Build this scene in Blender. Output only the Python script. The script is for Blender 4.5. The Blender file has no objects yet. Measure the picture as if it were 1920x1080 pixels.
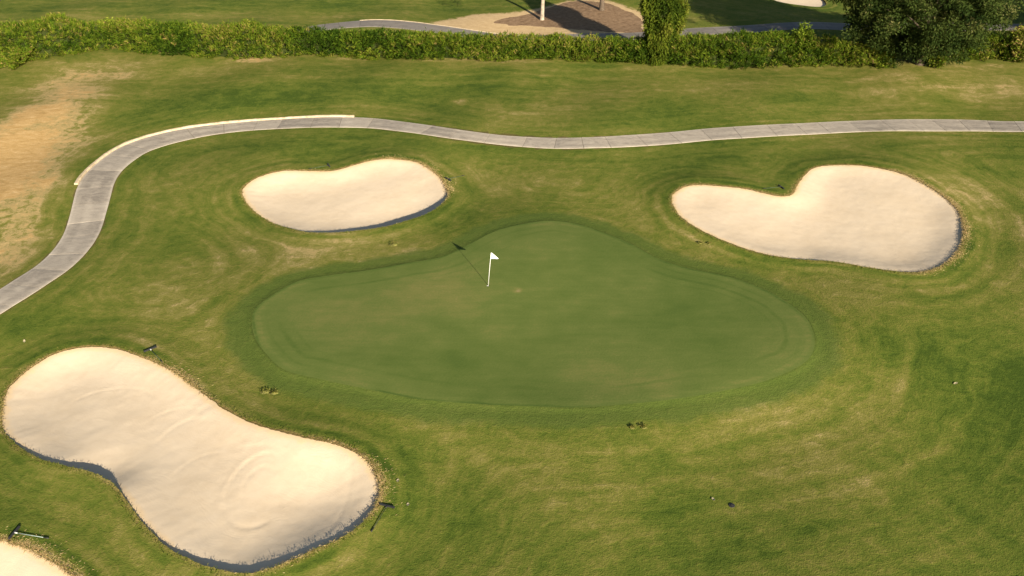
import bpy, math, random
import numpy as np
from mathutils import Vector, Matrix
from mathutils.geometry import delaunay_2d_cdt

# ------------------------------------------------------------------ camera, sky, sun, exposure
SC = bpy.context.scene
COL = SC.collection
CAM_H, PITCH, FPX = 26.7, math.radians(31.4), 1700.0      # height, downward tilt, focal length in photo pixels
cam = bpy.data.cameras.new('camera')
cam.sensor_width = 36.0
cam.lens = 36.0 * FPX / 1920.0
cam.clip_start, cam.clip_end = 0.5, 6000
cam_ob = bpy.data.objects.new('camera', cam)
COL.objects.link(cam_ob)
cam_ob.location = (0, 0, CAM_H)
cam_ob.rotation_euler = (math.pi / 2 - PITCH, 0, 0)
SC.camera = cam_ob

SUN_AZ, SUN_EL = math.radians(154.0), math.radians(20.5)
SUN_DIR = Vector((math.sin(SUN_AZ) * math.cos(SUN_EL), math.cos(SUN_AZ) * math.cos(SUN_EL), math.sin(SUN_EL)))
world = bpy.data.worlds.new('World')
SC.world = world
world.use_nodes = True
wn = world.node_tree
sky = wn.nodes.new('ShaderNodeTexSky')
sky.sky_type = 'NISHITA'
sky.sun_disc = False
sky.sun_elevation = SUN_EL
sky.sun_rotation = SUN_AZ
bg = wn.nodes['Background']
wn.links.new(sky.outputs[0], bg.inputs[0])
bg.inputs[1].default_value = 0.05
sun = bpy.data.lights.new('sun', 'SUN')
sun.energy = 5.0
sun.angle = math.radians(0.5)
sun.color = (1.0, 0.88, 0.70)
sun_ob = bpy.data.objects.new('sun', sun)
COL.objects.link(sun_ob)
sun_ob.location = (30, -40, 60)
sun_ob.rotation_euler = SUN_DIR.to_track_quat('Z', 'Y').to_euler()
SC.view_settings.view_transform = 'Standard'
SC.view_settings.look = 'None'
SC.view_settings.exposure = 1.38
SC.view_settings.gamma = 1.0
SC.view_settings.use_curve_mapping = False

rng = np.random.default_rng(7)
random.seed(7)

# ------------------------------------------------------------------ helpers: objects
def tag(o, label=None, cat=None, group=None, kind=None):
    if label: o['label'] = label
    if cat: o['category'] = cat
    if group: o['group'] = group
    if kind: o['kind'] = kind
    return o

def link(o, parent=None):
    COL.objects.link(o)
    if parent: o.parent = parent
    return o

def empty(name, loc, rz=0.0):
    o = bpy.data.objects.new(name, None)
    o.empty_display_size = 0.3
    o.location = loc
    o.rotation_euler = (0, 0, rz)
    return link(o)

def mesh_ob(name, verts, faces, mats, parent=None, smooth=False, midx=None):
    me = bpy.data.meshes.new(name)
    me.from_pydata([tuple(v) for v in verts], [], [tuple(f) for f in faces])
    for m in (mats if isinstance(mats, (list, tuple)) else [mats]):
        me.materials.append(m)
    if smooth: me.polygons.foreach_set('use_smooth', [True] * len(me.polygons))
    if midx is not None: me.polygons.foreach_set('material_index', list(midx))
    me.update()
    return link(bpy.data.objects.new(name, me), parent)

def np_mesh(name, V, F, mats, parent=None, smooth=False, attrs=None, midx=None):
    """V (n,3), F (m,k) int arrays -> one mesh object, quickly."""
    V = np.asarray(V, np.float32); F = np.asarray(F, np.int32)
    me = bpy.data.meshes.new(name)
    k = F.shape[1]
    me.vertices.add(len(V)); me.vertices.foreach_set('co', V.ravel())
    me.loops.add(F.size); me.loops.foreach_set('vertex_index', F.ravel())
    me.polygons.add(len(F))
    me.polygons.foreach_set('loop_start', np.arange(0, F.size, k, dtype=np.int32))
    me.polygons.foreach_set('loop_total', np.full(len(F), k, np.int32))
    if smooth: me.polygons.foreach_set('use_smooth', np.ones(len(F), bool))
    for m in (mats if isinstance(mats, (list, tuple)) else [mats]):
        me.materials.append(m)
    if midx is not None: me.polygons.foreach_set('material_index', np.asarray(midx, np.int32))
    for n, a in (attrs or {}).items():
        at_ = me.attributes.new(n, 'FLOAT', 'POINT')
        at_.data.foreach_set('value', np.asarray(a, np.float32))
    me.update(calc_edges=True)
    return link(bpy.data.objects.new(name, me), parent)

class MB:
    """collects simple shapes into one mesh"""
    def __init__(s): s.v = []; s.f = []
    def box(s, c, size, rot=None):
        n = len(s.v); R = rot or Matrix.Identity(3)
        for dz in (-.5, .5):
            for dx, dy in ((-.5, -.5), (.5, -.5), (.5, .5), (-.5, .5)):
                s.v.append(Vector(c) + R @ Vector((dx * size[0], dy * size[1], dz * size[2])))
        s.f += [tuple(n + i for i in q) for q in ((3, 2, 1, 0), (4, 5, 6, 7), (0, 1, 5, 4), (1, 2, 6, 5), (2, 3, 7, 6), (3, 0, 4, 7))]
        return s
    def tube(s, pts, radii, seg=8, cap=True):
        pts = [Vector(p) for p in pts]; n0 = len(s.v)
        for i, p in enumerate(pts):
            d = (pts[min(i + 1, len(pts) - 1)] - pts[max(i - 1, 0)]).normalized()
            a = d.orthogonal().normalized() if abs(d.z) > .95 else d.cross(Vector((0, 0, 1))).normalized()
            if abs(d.z) > .95: a = (Vector((1, 0, 0)) - d * d.x).normalized()
            b = d.cross(a)
            for k in range(seg):
                t = 2 * math.pi * k / seg
                s.v.append(p + (a * math.cos(t) + b * math.sin(t)) * radii[i])
        for i in range(len(pts) - 1):
            for k in range(seg):
                k2 = (k + 1) % seg
                s.f.append((n0 + i * seg + k, n0 + i * seg + k2, n0 + (i + 1) * seg + k2, n0 + (i + 1) * seg + k))
        if cap:
            s.f.append(tuple(n0 + k for k in reversed(range(seg))))
            s.f.append(tuple(n0 + (len(pts) - 1) * seg + k for k in range(seg)))
        return s
    def build(s, name, mat, parent=None, smooth=False):
        return mesh_ob(name, s.v, s.f, mat, parent, smooth)

# ------------------------------------------------------------------ helpers: geometry of the ground
SP, CP = math.sin(PITCH), math.cos(PITCH)
def ray(px, py):
    u = (np.asarray(px, float) - 960) / FPX; v = (np.asarray(py, float) - 540) / FPX
    return u, CP - v * SP, -SP - v * CP
def at0(px, py, z=0.0):
    """where the view ray of a photo pixel meets height z"""
    x, y, d = ray(px, py)
    t = (CAM_H - z) / -d
    return np.stack([x * t, y * t], -1)
def project(P):
    P = np.asarray(P, float); x = P[..., 0]; y = P[..., 1]; z = P[..., 2] - CAM_H
    depth = y * CP - z * SP
    return 960 + FPX * x / depth, 540 - FPX * (y * SP + z * CP) / depth

def catmull(pts, step, closed):
    P = np.asarray(pts, float); n = len(P); out = []
    for i in range(n if closed else n - 1):
        if closed: p0, p1, p2, p3 = P[(i - 1) % n], P[i], P[(i + 1) % n], P[(i + 2) % n]
        else: p0, p1, p2, p3 = P[max(i - 1, 0)], P[i], P[i + 1], P[min(i + 2, n - 1)]
        m = max(4, int(np.linalg.norm(p2 - p1) / step * 2))
        t = np.linspace(0, 1, m, endpoint=False)[:, None]
        out.append(.5 * (2 * p1 + (p2 - p0) * t + (2 * p0 - 5 * p1 + 4 * p2 - p3) * t ** 2 + (3 * p1 - p0 - 3 * p2 + p3) * t ** 3))
    if not closed: out.append(P[-1:])
    Q = np.concatenate(out)
    if closed: Q = np.concatenate([Q, Q[:1]])
    L = np.concatenate([[0], np.cumsum(np.linalg.norm(np.diff(Q, axis=0), axis=1))])
    m = max(8, int(L[-1] / step))
    s = np.linspace(0, L[-1], m + 1)
    if closed: s = s[:-1]
    return np.stack([np.interp(s, L, Q[:, 0]), np.interp(s, L, Q[:, 1])], -1)

def inside(pts, poly):
    x, y = pts[:, 0], pts[:, 1]; r = np.zeros(len(pts), bool)
    a = poly; b = np.roll(poly, -1, 0)
    for (x0, y0), (x1, y1) in zip(a, b):
        if y0 == y1: continue
        c = ((y0 > y) != (y1 > y))
        if not c.any(): continue
        r ^= c & (x < (x1 - x0) * (y - y0) / (y1 - y0) + x0)
    return r
def dist(pts, line, closed, cap=14.0):
    """distance to a polyline; beyond `cap` metres outside its box a box distance is close enough"""
    lo, hi = line.min(0), line.max(0)
    out = np.linalg.norm(np.maximum(np.maximum(lo - pts, pts - hi), 0), axis=1)
    near = out < cap
    res = out + 0.0
    Q = pts[near]
    if len(Q):
        a = line if closed else line[:-1]
        b = np.roll(line, -1, 0) if closed else line[1:]
        best = np.full(len(Q), 1e18)
        for p, q in zip(a, b):
            d = q - p; l2 = max(d @ d, 1e-12)
            w = Q - p
            t = np.clip((w @ d) / l2, 0, 1)
            best = np.minimum(best, ((w - t[:, None] * d) ** 2).sum(1))
        res[near] = np.sqrt(best)
    return res
def sdf(pts, poly, cap=14.0):
    d = dist(pts, poly, True, cap)
    lo, hi = poly.min(0), poly.max(0)
    m = ((pts >= lo) & (pts <= hi)).all(1)
    if m.any():
        i = np.zeros(len(pts), bool); i[m] = inside(pts[m], poly)
        d = np.where(i, -d, d)
    return d
def smooth(a, b, x):
    t = np.clip((x - a) / (b - a), 0, 1); return t * t * (3 - 2 * t)

# value noise on the python side
_T = np.random.default_rng(3).random((256, 256))
def vnoise(x, y):
    xi = np.floor(x).astype(int); yi = np.floor(y).astype(int)
    fx = x - xi; fy = y - yi
    fx = fx * fx * (3 - 2 * fx); fy = fy * fy * (3 - 2 * fy)
    g = lambda i, j: _T[i % 256, j % 256]
    return (g(xi, yi) * (1 - fx) + g(xi + 1, yi) * fx) * (1 - fy) + (g(xi, yi + 1) * (1 - fx) + g(xi + 1, yi + 1) * fx) * fy
def fbm(x, y, o=4):
    r = 0; a = .5
    for k in range(o):
        r = r + a * vnoise(x * 2 ** k + 17 * k, y * 2 ** k + 31 * k); a *= .5
    return r

# ------------------------------------------------------------------ outlines, read off the photograph and put on the ground
PX_GREEN = [(473, 605), (478, 580), (507, 556), (557, 528), (620, 516), (680, 508), (760, 494), (830, 481), (882, 457), (930, 433),
            (980, 420), (1030, 414), (1080, 420), (1122, 433), (1180, 456), (1230, 483), (1290, 503), (1370, 520), (1444, 548), (1500, 585),
            (1522, 615), (1527, 650), (1507, 681), (1444, 711), (1370, 730), (1259, 749), (1148, 760), (1074, 764), (976, 761), (870, 756),
            (776, 747), (700, 732), (610, 713), (535, 694), (498, 662), (478, 632)]
PX_BUNKER = {
 'A': [(4, 774), (11, 737), (30, 712), (64, 684), (102, 663), (141, 652), (183, 649), (222, 654), (264, 668), (298, 682), (332, 701), (362, 724),
       (396, 748), (411, 760), (443, 779), (481, 795), (522, 807), (569, 818), (613, 827), (651, 839), (679, 855), (698, 874), (709, 897), (713, 919),
       (704, 948), (685, 973), (657, 998), (613, 1020), (569, 1039), (515, 1061), (474, 1073), (437, 1073), (405, 1066), (366, 1053), (324, 1032),
       (290, 1004), (256, 964), (234, 934), (217, 912), (187, 891), (145, 878), (98, 867), (55, 850), (21, 824), (6, 803)],
 'B': [(454, 360), (461, 347), (477, 335), (500, 326), (527, 320), (550, 319), (595, 320), (620, 320), (640, 316), (660, 310), (685, 303), (705, 299),
       (730, 297), (770, 301), (790, 307), (810, 320), (825, 332), (835, 346), (841, 360), (837, 373), (822, 387), (797, 402), (757, 415), (720, 425),
       (670, 432), (620, 436), (575, 435), (545, 428), (520, 421), (500, 412), (477, 396), (460, 376)],
 'C': [(1260, 371), (1266, 360), (1286, 349), (1311, 346), (1359, 349), (1402, 354), (1431, 361), (1453, 366), (1475, 367), (1488, 361), (1495, 347),
       (1508, 329), (1523, 316), (1548, 310), (1603, 309), (1650, 315), (1694, 326), (1730, 343), (1767, 366), (1792, 388), (1804, 411), (1807, 433),
       (1802, 459), (1783, 485), (1754, 503), (1723, 510), (1687, 509), (1639, 503), (1595, 495), (1555, 489), (1512, 487), (1475, 483), (1439, 477),
       (1395, 465), (1348, 447), (1307, 427), (1278, 407), (1264, 388)],
 'D': [(0, 1013), (20, 1018), (55, 1030), (90, 1048), (117, 1065), (137, 1085), (152, 1110), (155, 1140), (140, 1170), (90, 1195), (30, 1200),
       (-60, 1190), (-130, 1150), (-150, 1100), (-120, 1050), (-60, 1020)],
 'E': [(1440, -4), (1460, 3), (1500, 9.5), (1530, 12.5), (1545, 11.5), (1549, 7), (1545, 0), (1530, -8), (1480, -20), (1420, -22), (1380, -12), (1400, -7)],
}
PX_MULCH = [(926, 42), (942, 35), (985, 27), (1031, 14), (1063, 5), (1100, 2), (1141, 7), (1168, 18), (1198, 32), (1205, 50), (1200, 62), (1160, 61),
            (1120, 58), (1070, 54), (1010, 50), (955, 47)]
PX_BARE = [(810, 44), (850, 36), (890, 28), (960, 24), (1020, 14), (1070, 2), (1130, 0), (1180, 16), (1212, 30), (1220, 62), (1180, 70), (1100, 68), (1000, 66),
           (920, 60), (860, 54)]
PX_OUT = [(-330, 735), (-240, 685), (-120, 615), (0, 543), (27, 525), (67, 500), (102, 467), (122, 433), (133, 398), (139, 371), (147, 347), (166, 321), (193, 298),
          (224, 277), (269, 260), (313, 248), (371, 238), (424, 232), (480, 227), (560, 222), (640, 220), (661, 220), (718, 224), (782, 232), (835, 240), (913, 251),
          (984, 257), (1054, 259), (1129, 257), (1207, 252), (1320, 242), (1413, 236), (1494, 232), (1574, 228), (1655, 225), (1736, 224), (1817, 225),
          (1920, 228), (2100, 235), (2300, 245)]
PX_IN = [(-230, 748), (-120, 672), (0, 589), (44, 562), (89, 533), (133, 502), (164, 471), (187, 436), (198, 402), (207, 371), (216, 340), (231, 318), (258, 296),
         (289, 280), (333, 267), (382, 256), (427, 249), (480, 244), (560, 240), (640, 239), (704, 241), (771, 249), (838, 259), (902, 267), (976, 275), (1054, 279),
         (1136, 277), (1207, 274), (1320, 264), (1381, 260), (1461, 255), (1558, 250), (1623, 247), (1720, 246), (1817, 246), (1920, 247), (2100, 254), (2300, 264)]
PX_FAR = [(500, 90), (535, 66), (581, 49), (631, 43), (702, 40.5), (772, 43), (822, 48), (870, 54), (914, 58), (985, 61), (1080, 62), (1180, 60), (1279, 53), (1328, 51),
          (1437, 48), (1540, 46.5), (1609, 46), (1868, 45), (1960, 44), (2200, 42)]

_px = lambda L: np.array(L, float)
G0 = catmull(at0(*_px(PX_GREEN).T), 1.0, True)
B0 = {k: catmull(at0(*_px(v).T), 0.8, True) for k, v in PX_BUNKER.items()}

def ground_h(P):
    P = np.asarray(P, float).reshape(-1, 2); x, y = P[:, 0], P[:, 1]
    h = .10 * np.sin(x * .31 + y * .17 + 1.0) + .09 * np.sin(x * -.13 + y * .36 + 2.2) + .06 * np.sin(x * .53 - y * .22) + .12 * np.sin(x * .09 + y * .11)
    h = h * (1 - .5 * smooth(90, 130, y)) * (1 - smooth(200, 400, np.abs(y)))
    g = sdf(P, G0, 16)
    w = smooth(4.5, -2, g)
    h = h * (1 - .72 * w) + .20 * smooth(5.0, -.5, g) + .10 * w * np.sin(x * .23 + 1.) * np.sin(y * .3)
    for k, b in B0.items():
        d = np.abs(sdf(P, b, 8)) if k != 'E' else np.full(len(P), 99.)
        h = h + .13 * np.exp(-(d / 1.3) ** 2)
    return h

def at(px, py):
    """photo pixel -> point on the (uneven) ground"""
    px = np.atleast_1d(np.asarray(px, float)); py = np.atleast_1d(np.asarray(py, float))
    z = np.zeros(len(px))
    for _ in range(4):
        P = at0(px, py, z); z = ground_h(P)
    return P
def at3(px, py):
    p = at(px, py)[0]; return Vector((p[0], p[1], float(ground_h(p)[0])))
def gz(x, y): return float(ground_h([[x, y]])[0])

GREEN = catmull(at(*_px(PX_GREEN).T), .18, True)
BUNK = {}
for k, v in PX_BUNKER.items():
    p = catmull(at(*_px(v).T), .09 if k != 'E' else .3, True)
    d = np.roll(p, -1, 0) - np.roll(p, 1, 0); nrm = np.stack([d[:, 1], -d[:, 0]], -1); nrm /= np.linalg.norm(nrm, axis=1)[:, None]
    j = (fbm(p[:, 0] * 2.6, p[:, 1] * 2.6, 3) - .44) * .10 + (rng.random(len(p)) - .5) * .035
    BUNK[k] = p + nrm * j[:, None]
MULCH = catmull(at(*_px(PX_MULCH).T), .22, True)
MULCH = MULCH + .9 * np.stack([fbm(MULCH[:, 0] * .9, MULCH[:, 1] * .9, 4) - .47, fbm(MULCH[:, 0] * .9 + 50, MULCH[:, 1] * .9, 4) - .47], -1)
BARE = catmull(at(*_px(PX_BARE).T), .8, True)
PO = catmull(at(*_px(PX_OUT).T), .25, False)
PI_ = catmull(at(*_px(PX_IN).T), .25, False)
FAR_EDGE = catmull(at0(*_px(PX_FAR).T), .5, False)
CUP = at(915, 535.5)[0]
cup_ring = CUP + .07 * np.stack([np.cos(np.linspace(0, 2 * np.pi, 14, endpoint=False)), np.sin(np.linspace(0, 2 * np.pi, 14, endpoint=False))], -1)

# centre line of the cart path: mid points between its two edges
def mid_line(a, b, step):
    m = len(a); q = catmull(b, .25, False)
    s = np.linspace(0, 1, m); idx = (np.linspace(0, len(q) - 1, m)).round().astype(int)
    c = (a + q[idx]) / 2
    for _ in range(6):
        da = np.array([a[np.argmin(((a - p) ** 2).sum(1))] for p in c]); db = np.array([b[np.argmin(((b - p) ** 2).sum(1))] for p in c])
        c = (da + db) / 2
        L = np.concatenate([[0], np.cumsum(np.linalg.norm(np.diff(c, axis=0), axis=1))])
        s = np.linspace(0, L[-1], m)
        c = np.stack([np.interp(s, L, c[:, 0]), np.interp(s, L, c[:, 1])], -1)
        for _k in range(3): c[1:-1] = .25 * c[:-2] + .5 * c[1:-1] + .25 * c[2:]
    return c
PC = mid_line(PO, PI_, .25)

# ------------------------------------------------------------------ materials
def new_mat(name):
    m = bpy.data.materials.new(name); m.use_nodes = True
    nt = m.node_tree; b = nt.nodes['Principled BSDF']
    b.inputs['Specular IOR Level'].default_value = 0.15
    b.inputs['Roughness'].default_value = 0.9
    return m, nt, b
class N:
    """small node-building helper"""
    def __init__(s, nt): s.nt = nt
    def node(s, t, **k):
        n = s.nt.nodes.new(t)
        for a, b in k.items(): setattr(n, a, b)
        return n
    def put(s, sock, v):
        if hasattr(v, 'is_output') or isinstance(v, bpy.types.NodeSocket): s.nt.links.new(v, sock)
        else: sock.default_value = v
    def math(s, op, a, b=0.0, c=None, clamp=False):
        n = s.node('ShaderNodeMath', operation=op, use_clamp=clamp)
        s.put(n.inputs[0], a); s.put(n.inputs[1], b)
        if c is not None: s.put(n.inputs[2], c)
        return n.outputs[0]
    def attr(s, name): return s.node('ShaderNodeAttribute', attribute_name=name).outputs['Fac']
    def pos(s): return s.node('ShaderNodeNewGeometry').outputs['Position']
    def noise(s, vec, scale, detail=3.0, rough=.55, dist=0.0, out='Fac'):
        n = s.node('ShaderNodeTexNoise'); s.put(n.inputs['Vector'], vec)
        n.inputs['Scale'].default_value = scale; n.inputs['Detail'].default_value = detail
        n.inputs['Roughness'].default_value = rough; n.inputs['Distortion'].default_value = dist
        return n.outputs[out]
    def vec(s, x, y, z):
        n = s.node('ShaderNodeCombineXYZ'); s.put(n.inputs[0], x); s.put(n.inputs[1], y); s.put(n.inputs[2], z); return n.outputs[0]
    def sep(s, v):
        n = s.node('ShaderNodeSeparateXYZ'); s.put(n.inputs[0], v); return n.outputs
    def scale(s, v, sc):
        n = s.node('ShaderNodeVectorMath', operation='MULTIPLY'); s.put(n.inputs[0], v); n.inputs[1].default_value = sc; return n.outputs[0]
    def ramp(s, fac, stops, interp='LINEAR'):
        n = s.node('ShaderNodeValToRGB'); n.color_ramp.interpolation = interp
        e = n.color_ramp.elements
        while len(e) < len(stops): e.new(.5)
        for i, (p, c) in enumerate(stops): e[i].position = p; e[i].color = (*c, 1)
        s.put(n.inputs[0], fac); return n.outputs[0]
    def mix(s, f, a, b, blend='MIX'):
        n = s.node('ShaderNodeMix', data_type='RGBA', blend_type=blend)
        s.put(n.inputs[0], f)
        for i, v in ((6, a), (7, b)): s.put(n.inputs[i], (*v, 1) if isinstance(v, tuple) and len(v) == 3 else v)
        return n.outputs[2]
    def step(s, x, a, b):
        n = s.node('ShaderNodeMapRange', interpolation_type='SMOOTHSTEP'); s.put(n.inputs[0], x)
        n.inputs[1].default_value = a; n.inputs[2].default_value = b; return n.outputs[0]
    def bump(s, h, strength, dist, normal=None):
        n = s.node('ShaderNodeBump'); s.put(n.inputs['Height'], h)
        n.inputs['Strength'].default_value = strength; n.inputs['Distance'].default_value = dist
        if normal is not None: s.put(n.inputs['Normal'], normal)
        return n.outputs[0]

def grass_material():
    m, nt, b = new_mat('rough_grass'); g = N(nt)
    P = g.pos(); x, y, z = g.sep(P)
    P2 = g.vec(x, y, 0.0)
    sdb, sdg, sdp, flow, dry, bare = (g.attr(a) for a in ('sd_bunker', 'sd_green', 'sd_path', 'flow', 'dry', 'sd_bare'))
    big = g.noise(P2, .11, 3, .5)
    mid = g.noise(P2, .55, 4, .6, .4)
    pat = g.noise(P2, 1.6, 5, .65, .6)
    fine = g.noise(P2, 7.0, 3, .7)
    tuft = g.noise(P2, 17.0, 2, .6)
    warp = g.math('MULTIPLY', g.noise(P2, .35, 2), 1.3)
    fl = g.math('ADD', flow, warp)
    streak = g.noise(g.vec(g.math('MULTIPLY', fl, 1.35), g.math('MULTIPLY', x, .075), g.math('MULTIPLY', y, .075)), 1.0, 4, .62)
    streak2 = g.noise(g.vec(g.math('MULTIPLY', fl, 7.5), g.math('MULTIPLY', x, .45), g.math('MULTIPLY', y, .45)), 1.0, 3, .6)
    t = g.math('MULTIPLY_ADD', big, .85, -.425 + .485)
    t = g.math('MULTIPLY_ADD', mid, .48, g.math('ADD', t, -.24))
    t = g.math('MULTIPLY_ADD', streak, .85, g.math('ADD', t, -.425))
    t = g.math('MULTIPLY_ADD', streak2, .22, g.math('ADD', t, -.11))
    t = g.math('MULTIPLY_ADD', pat, .70, g.math('ADD', t, -.35))
    t = g.math('MULTIPLY_ADD', fine, .50, g.math('ADD', t, -.25))
    t = g.math('MULTIPLY_ADD', tuft, .46, g.math('ADD', t, -.23))
    t = g.math('MULTIPLY_ADD', t, 1.22, -.145)
    bandm = g.step(g.noise(P2, .28, 2), .36, .58)
    sb = g.math('ADD', sdb, g.math('MULTIPLY_ADD', warp, .25, -.16))
    for c_, w_, a_ in ((.50, .26, -.26), (1.0, .22, .10), (1.55, .26, -.10)):
        q = g.math('SUBTRACT', 1.0, g.step(g.math('DIVIDE', g.math('ABSOLUTE', g.math('SUBTRACT', sb, c_)), w_), .2, 1.3))
        t = g.math('MULTIPLY_ADD', g.math('MULTIPLY', q, bandm), a_, t)
    t = g.math('ADD', t, dry)
    t = g.math('MULTIPLY_ADD', g.math('MULTIPLY', g.math('SUBTRACT', pat, .5), g.step(dry, .30, .60)), 1.2, t)
    col = g.ramp(t, [(0.0, (.042, .068, .0090)), (.22, (.069, .096, .0130)), (.44, (.101, .117, .0190)), (.60, (.133, .132, .0270)),
                     (.80, (.178, .160, .0440)), (1.0, (.290, .225, .095))])
    soil = g.step(t, .90, 1.55)
    crumb = g.noise(g.scale(P2, (.8, 2.0, 1.0)), 1.3, 6, .75, .8)
    sc_ = g.math('ADD', g.math('MULTIPLY', crumb, .7), g.math('MULTIPLY', g.math('ADD', fine, tuft), .18))
    col = g.mix(soil, col, g.ramp(sc_, [(.30, (.22, .145, .050)), (.50, (.38, .245, .095)), (.62, (.47, .320, .145)), (.75, (.60, .44, .25))]))
    # mown collar round the green
    wob = g.math('MULTIPLY_ADD', g.noise(P2, .7, 4, .6), 1.5, -.75)
    sg = g.math('ADD', sdg, wob)
    collar = g.math('SUBTRACT', 1.0, g.step(sg, 1.0, 1.75))
    ccol = g.ramp(g.math('ADD', g.math('MULTIPLY', g.math('ADD', streak2, pat), .38), g.math('MULTIPLY', fine, .3)),
                  [(.25, (.054, .080, .0145)), (.55, (.070, .100, .0190)), (.85, (.100, .120, .025))])
    col = g.mix(g.math('MULTIPLY', collar, .88), col, ccol)
    rim_shade = g.math('SUBTRACT', 1.0, g.step(g.math('ADD', sdg, g.math('MULTIPLY_ADD', pat, -.12, .05)), .02, .14))  # thin shadow line along the green's edge, painted into the turf colour
    col = g.mix(g.math('MULTIPLY', g.math('MULTIPLY', rim_shade, g.step(g.noise(P2, .18, 1), .42, .66)), .5), col, (.034, .050, .010))
    # bare sandy earth by the far trees
    br = g.math('SUBTRACT', 1.0, g.step(g.math('ADD', bare, g.math('MULTIPLY_ADD', pat, 2.4, -1.2)), -.3, .5))
    col = g.mix(br, col, g.ramp(g.math('ADD', g.math('MULTIPLY', pat, .6), g.math('MULTIPLY', fine, .4)), [(.3, (.33, .23, .115)), (.7, (.50, .37, .21))]))
    # soil and straw showing on the very edge of the bunkers
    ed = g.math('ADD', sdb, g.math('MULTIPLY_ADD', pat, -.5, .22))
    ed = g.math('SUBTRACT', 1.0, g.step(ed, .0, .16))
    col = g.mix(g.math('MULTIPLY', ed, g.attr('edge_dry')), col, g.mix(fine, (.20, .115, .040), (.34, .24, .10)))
    # worn line beside the cart path
    pe = g.math('SUBTRACT', 1.0, g.step(g.math('ADD', sdp, g.math('MULTIPLY_ADD', pat, -.3, .14)), .04, .13))
    col = g.mix(g.math('MULTIPLY', pe, .7), col, (.085, .062, .028))
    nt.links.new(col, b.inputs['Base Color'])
    h = g.math('ADD', g.math('MULTIPLY', fine, .6), g.math('MULTIPLY', tuft, .5))
    nrm = g.bump(h, .55, .075)
    nrm = g.bump(g.math('ADD', pat, g.math('MULTIPLY', streak2, .15)), .40, .09, nrm)
    nt.links.new(nrm, b.inputs['Normal'])
    b.inputs['Roughness'].default_value = 1.0
    b.inputs['Specular IOR Level'].default_value = .05
    return m

def green_material():
    m, nt, b = new_mat('putting_turf'); g = N(nt)
    P = g.pos(); x, y, z = g.sep(P); P2 = g.vec(x, y, 0.0)
    sdg, dry = g.attr('sd_green'), g.attr('dry')
    big = g.noise(P2, .16, 3, .5); mid = g.noise(g.scale(P2, (.75, 1.0, 1.0)), .8, 5, .65)
    st = g.noise(g.scale(P2, (.35, 3.2, 1.0)), .8, 4, .65); fine = g.noise(P2, 9.0, 3, .65)
    t = g.math('MULTIPLY_ADD', big, .85, .5 - .425)
    t = g.math('MULTIPLY_ADD', mid, .62, g.math('ADD', t, -.30))
    t = g.math('MULTIPLY_ADD', st, .30, g.math('ADD', t, -.14))
    t = g.math('MULTIPLY_ADD', fine, .40, g.math('ADD', t, -.20))
    t = g.math('ADD', t, dry)
    # mower passes that follow the edge, plus a dark line right on it
    sg = g.math('ADD', sdg, g.math('MULTIPLY_ADD', g.noise(P2, .5, 2), .35, -.17))
    for c, w, a in ((-.75, .10, -.16), (-1.40, .15, -.26), (-2.0, .10, -.12), (-.06, .09, -.45), (-.35, .16, .12)):
        k = g.math('DIVIDE', g.math('ABSOLUTE', g.math('SUBTRACT', sg, c)), w)
        k = g.math('SUBTRACT', 1.0, g.step(k, .2, 1.3))
        k = g.math('MULTIPLY', k, g.math('MULTIPLY', g.step(st, .30, .60), g.step(g.noise(g.vec(g.math('MULTIPLY', x, .12), g.math('MULTIPLY', y, .2), c * 3.0), 1.0, 1), .40, .62)))
        t = g.math('MULTIPLY_ADD', k, a, t)
    col = g.ramp(t, [(0.0, (.048, .080, .016)), (.35, (.072, .103, .022)), (.6, (.094, .120, .029)), (.85, (.136, .138, .040)), (1.0, (.20, .165, .07))])
    nt.links.new(col, b.inputs['Base Color'])
    nrm = g.bump(g.math('ADD', fine, g.math('MULTIPLY', st, .8)), .25, .03)
    nt.links.new(nrm, b.inputs['Normal'])
    b.inputs['Specular IOR Level'].default_value = .05; b.inputs['Roughness'].default_value = 1.0
    return m

def sand_material():
    m, nt, b = new_mat('bunker_sand'); g = N(nt)
    P = g.pos(); x, y, z = g.sep(P); P2 = g.vec(x, y, 0.0)
    d = g.attr('depth_in')
    big = g.noise(P2, .35, 3, .55); mid = g.noise(P2, 2.2, 5, .65, .5); fine = g.noise(P2, 14, 3, .65)
    t = g.math('ADD', g.math('MULTIPLY', big, .5), g.math('ADD', g.math('MULTIPLY', mid, .35), g.math('MULTIPLY', fine, .15)))
    col = g.ramp(t, [(.28, (.470, .376, .262)), (.5, (.518, .424, .306)), (.72, (.558, .464, .345))])
    edge = g.math('SUBTRACT', 1.0, g.step(g.math('ADD', d, g.math('MULTIPLY_ADD', mid, -.7, .30)), .05, .35))
    col = g.mix(g.math('MULTIPLY', edge, .55), col, (.56, .40, .21))
    nt.links.new(col, b.inputs['Base Color'])
    warp = g.math('MULTIPLY', g.noise(P2, .5, 2), 2.2)
    rake = g.noise(g.vec(g.math('MULTIPLY', g.math('ADD', d, warp), 9.0), g.math('MULTIPLY', x, .5), g.math('MULTIPLY', y, .5)), 1.0, 4, .7)
    msk = g.step(g.noise(P2, .45, 2), .40, .62)
    h = g.math('ADD', g.math('MULTIPLY', g.math('MULTIPLY', rake, msk), .9), g.math('ADD', g.math('MULTIPLY', mid, .5), g.math('MULTIPLY', fine, .25)))
    nt.links.new(g.bump(h, .26, .035), b.inputs['Normal'])
    b.inputs['Roughness'].default_value = 1.0; b.inputs['Specular IOR Level'].default_value = .05
    return m

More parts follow.
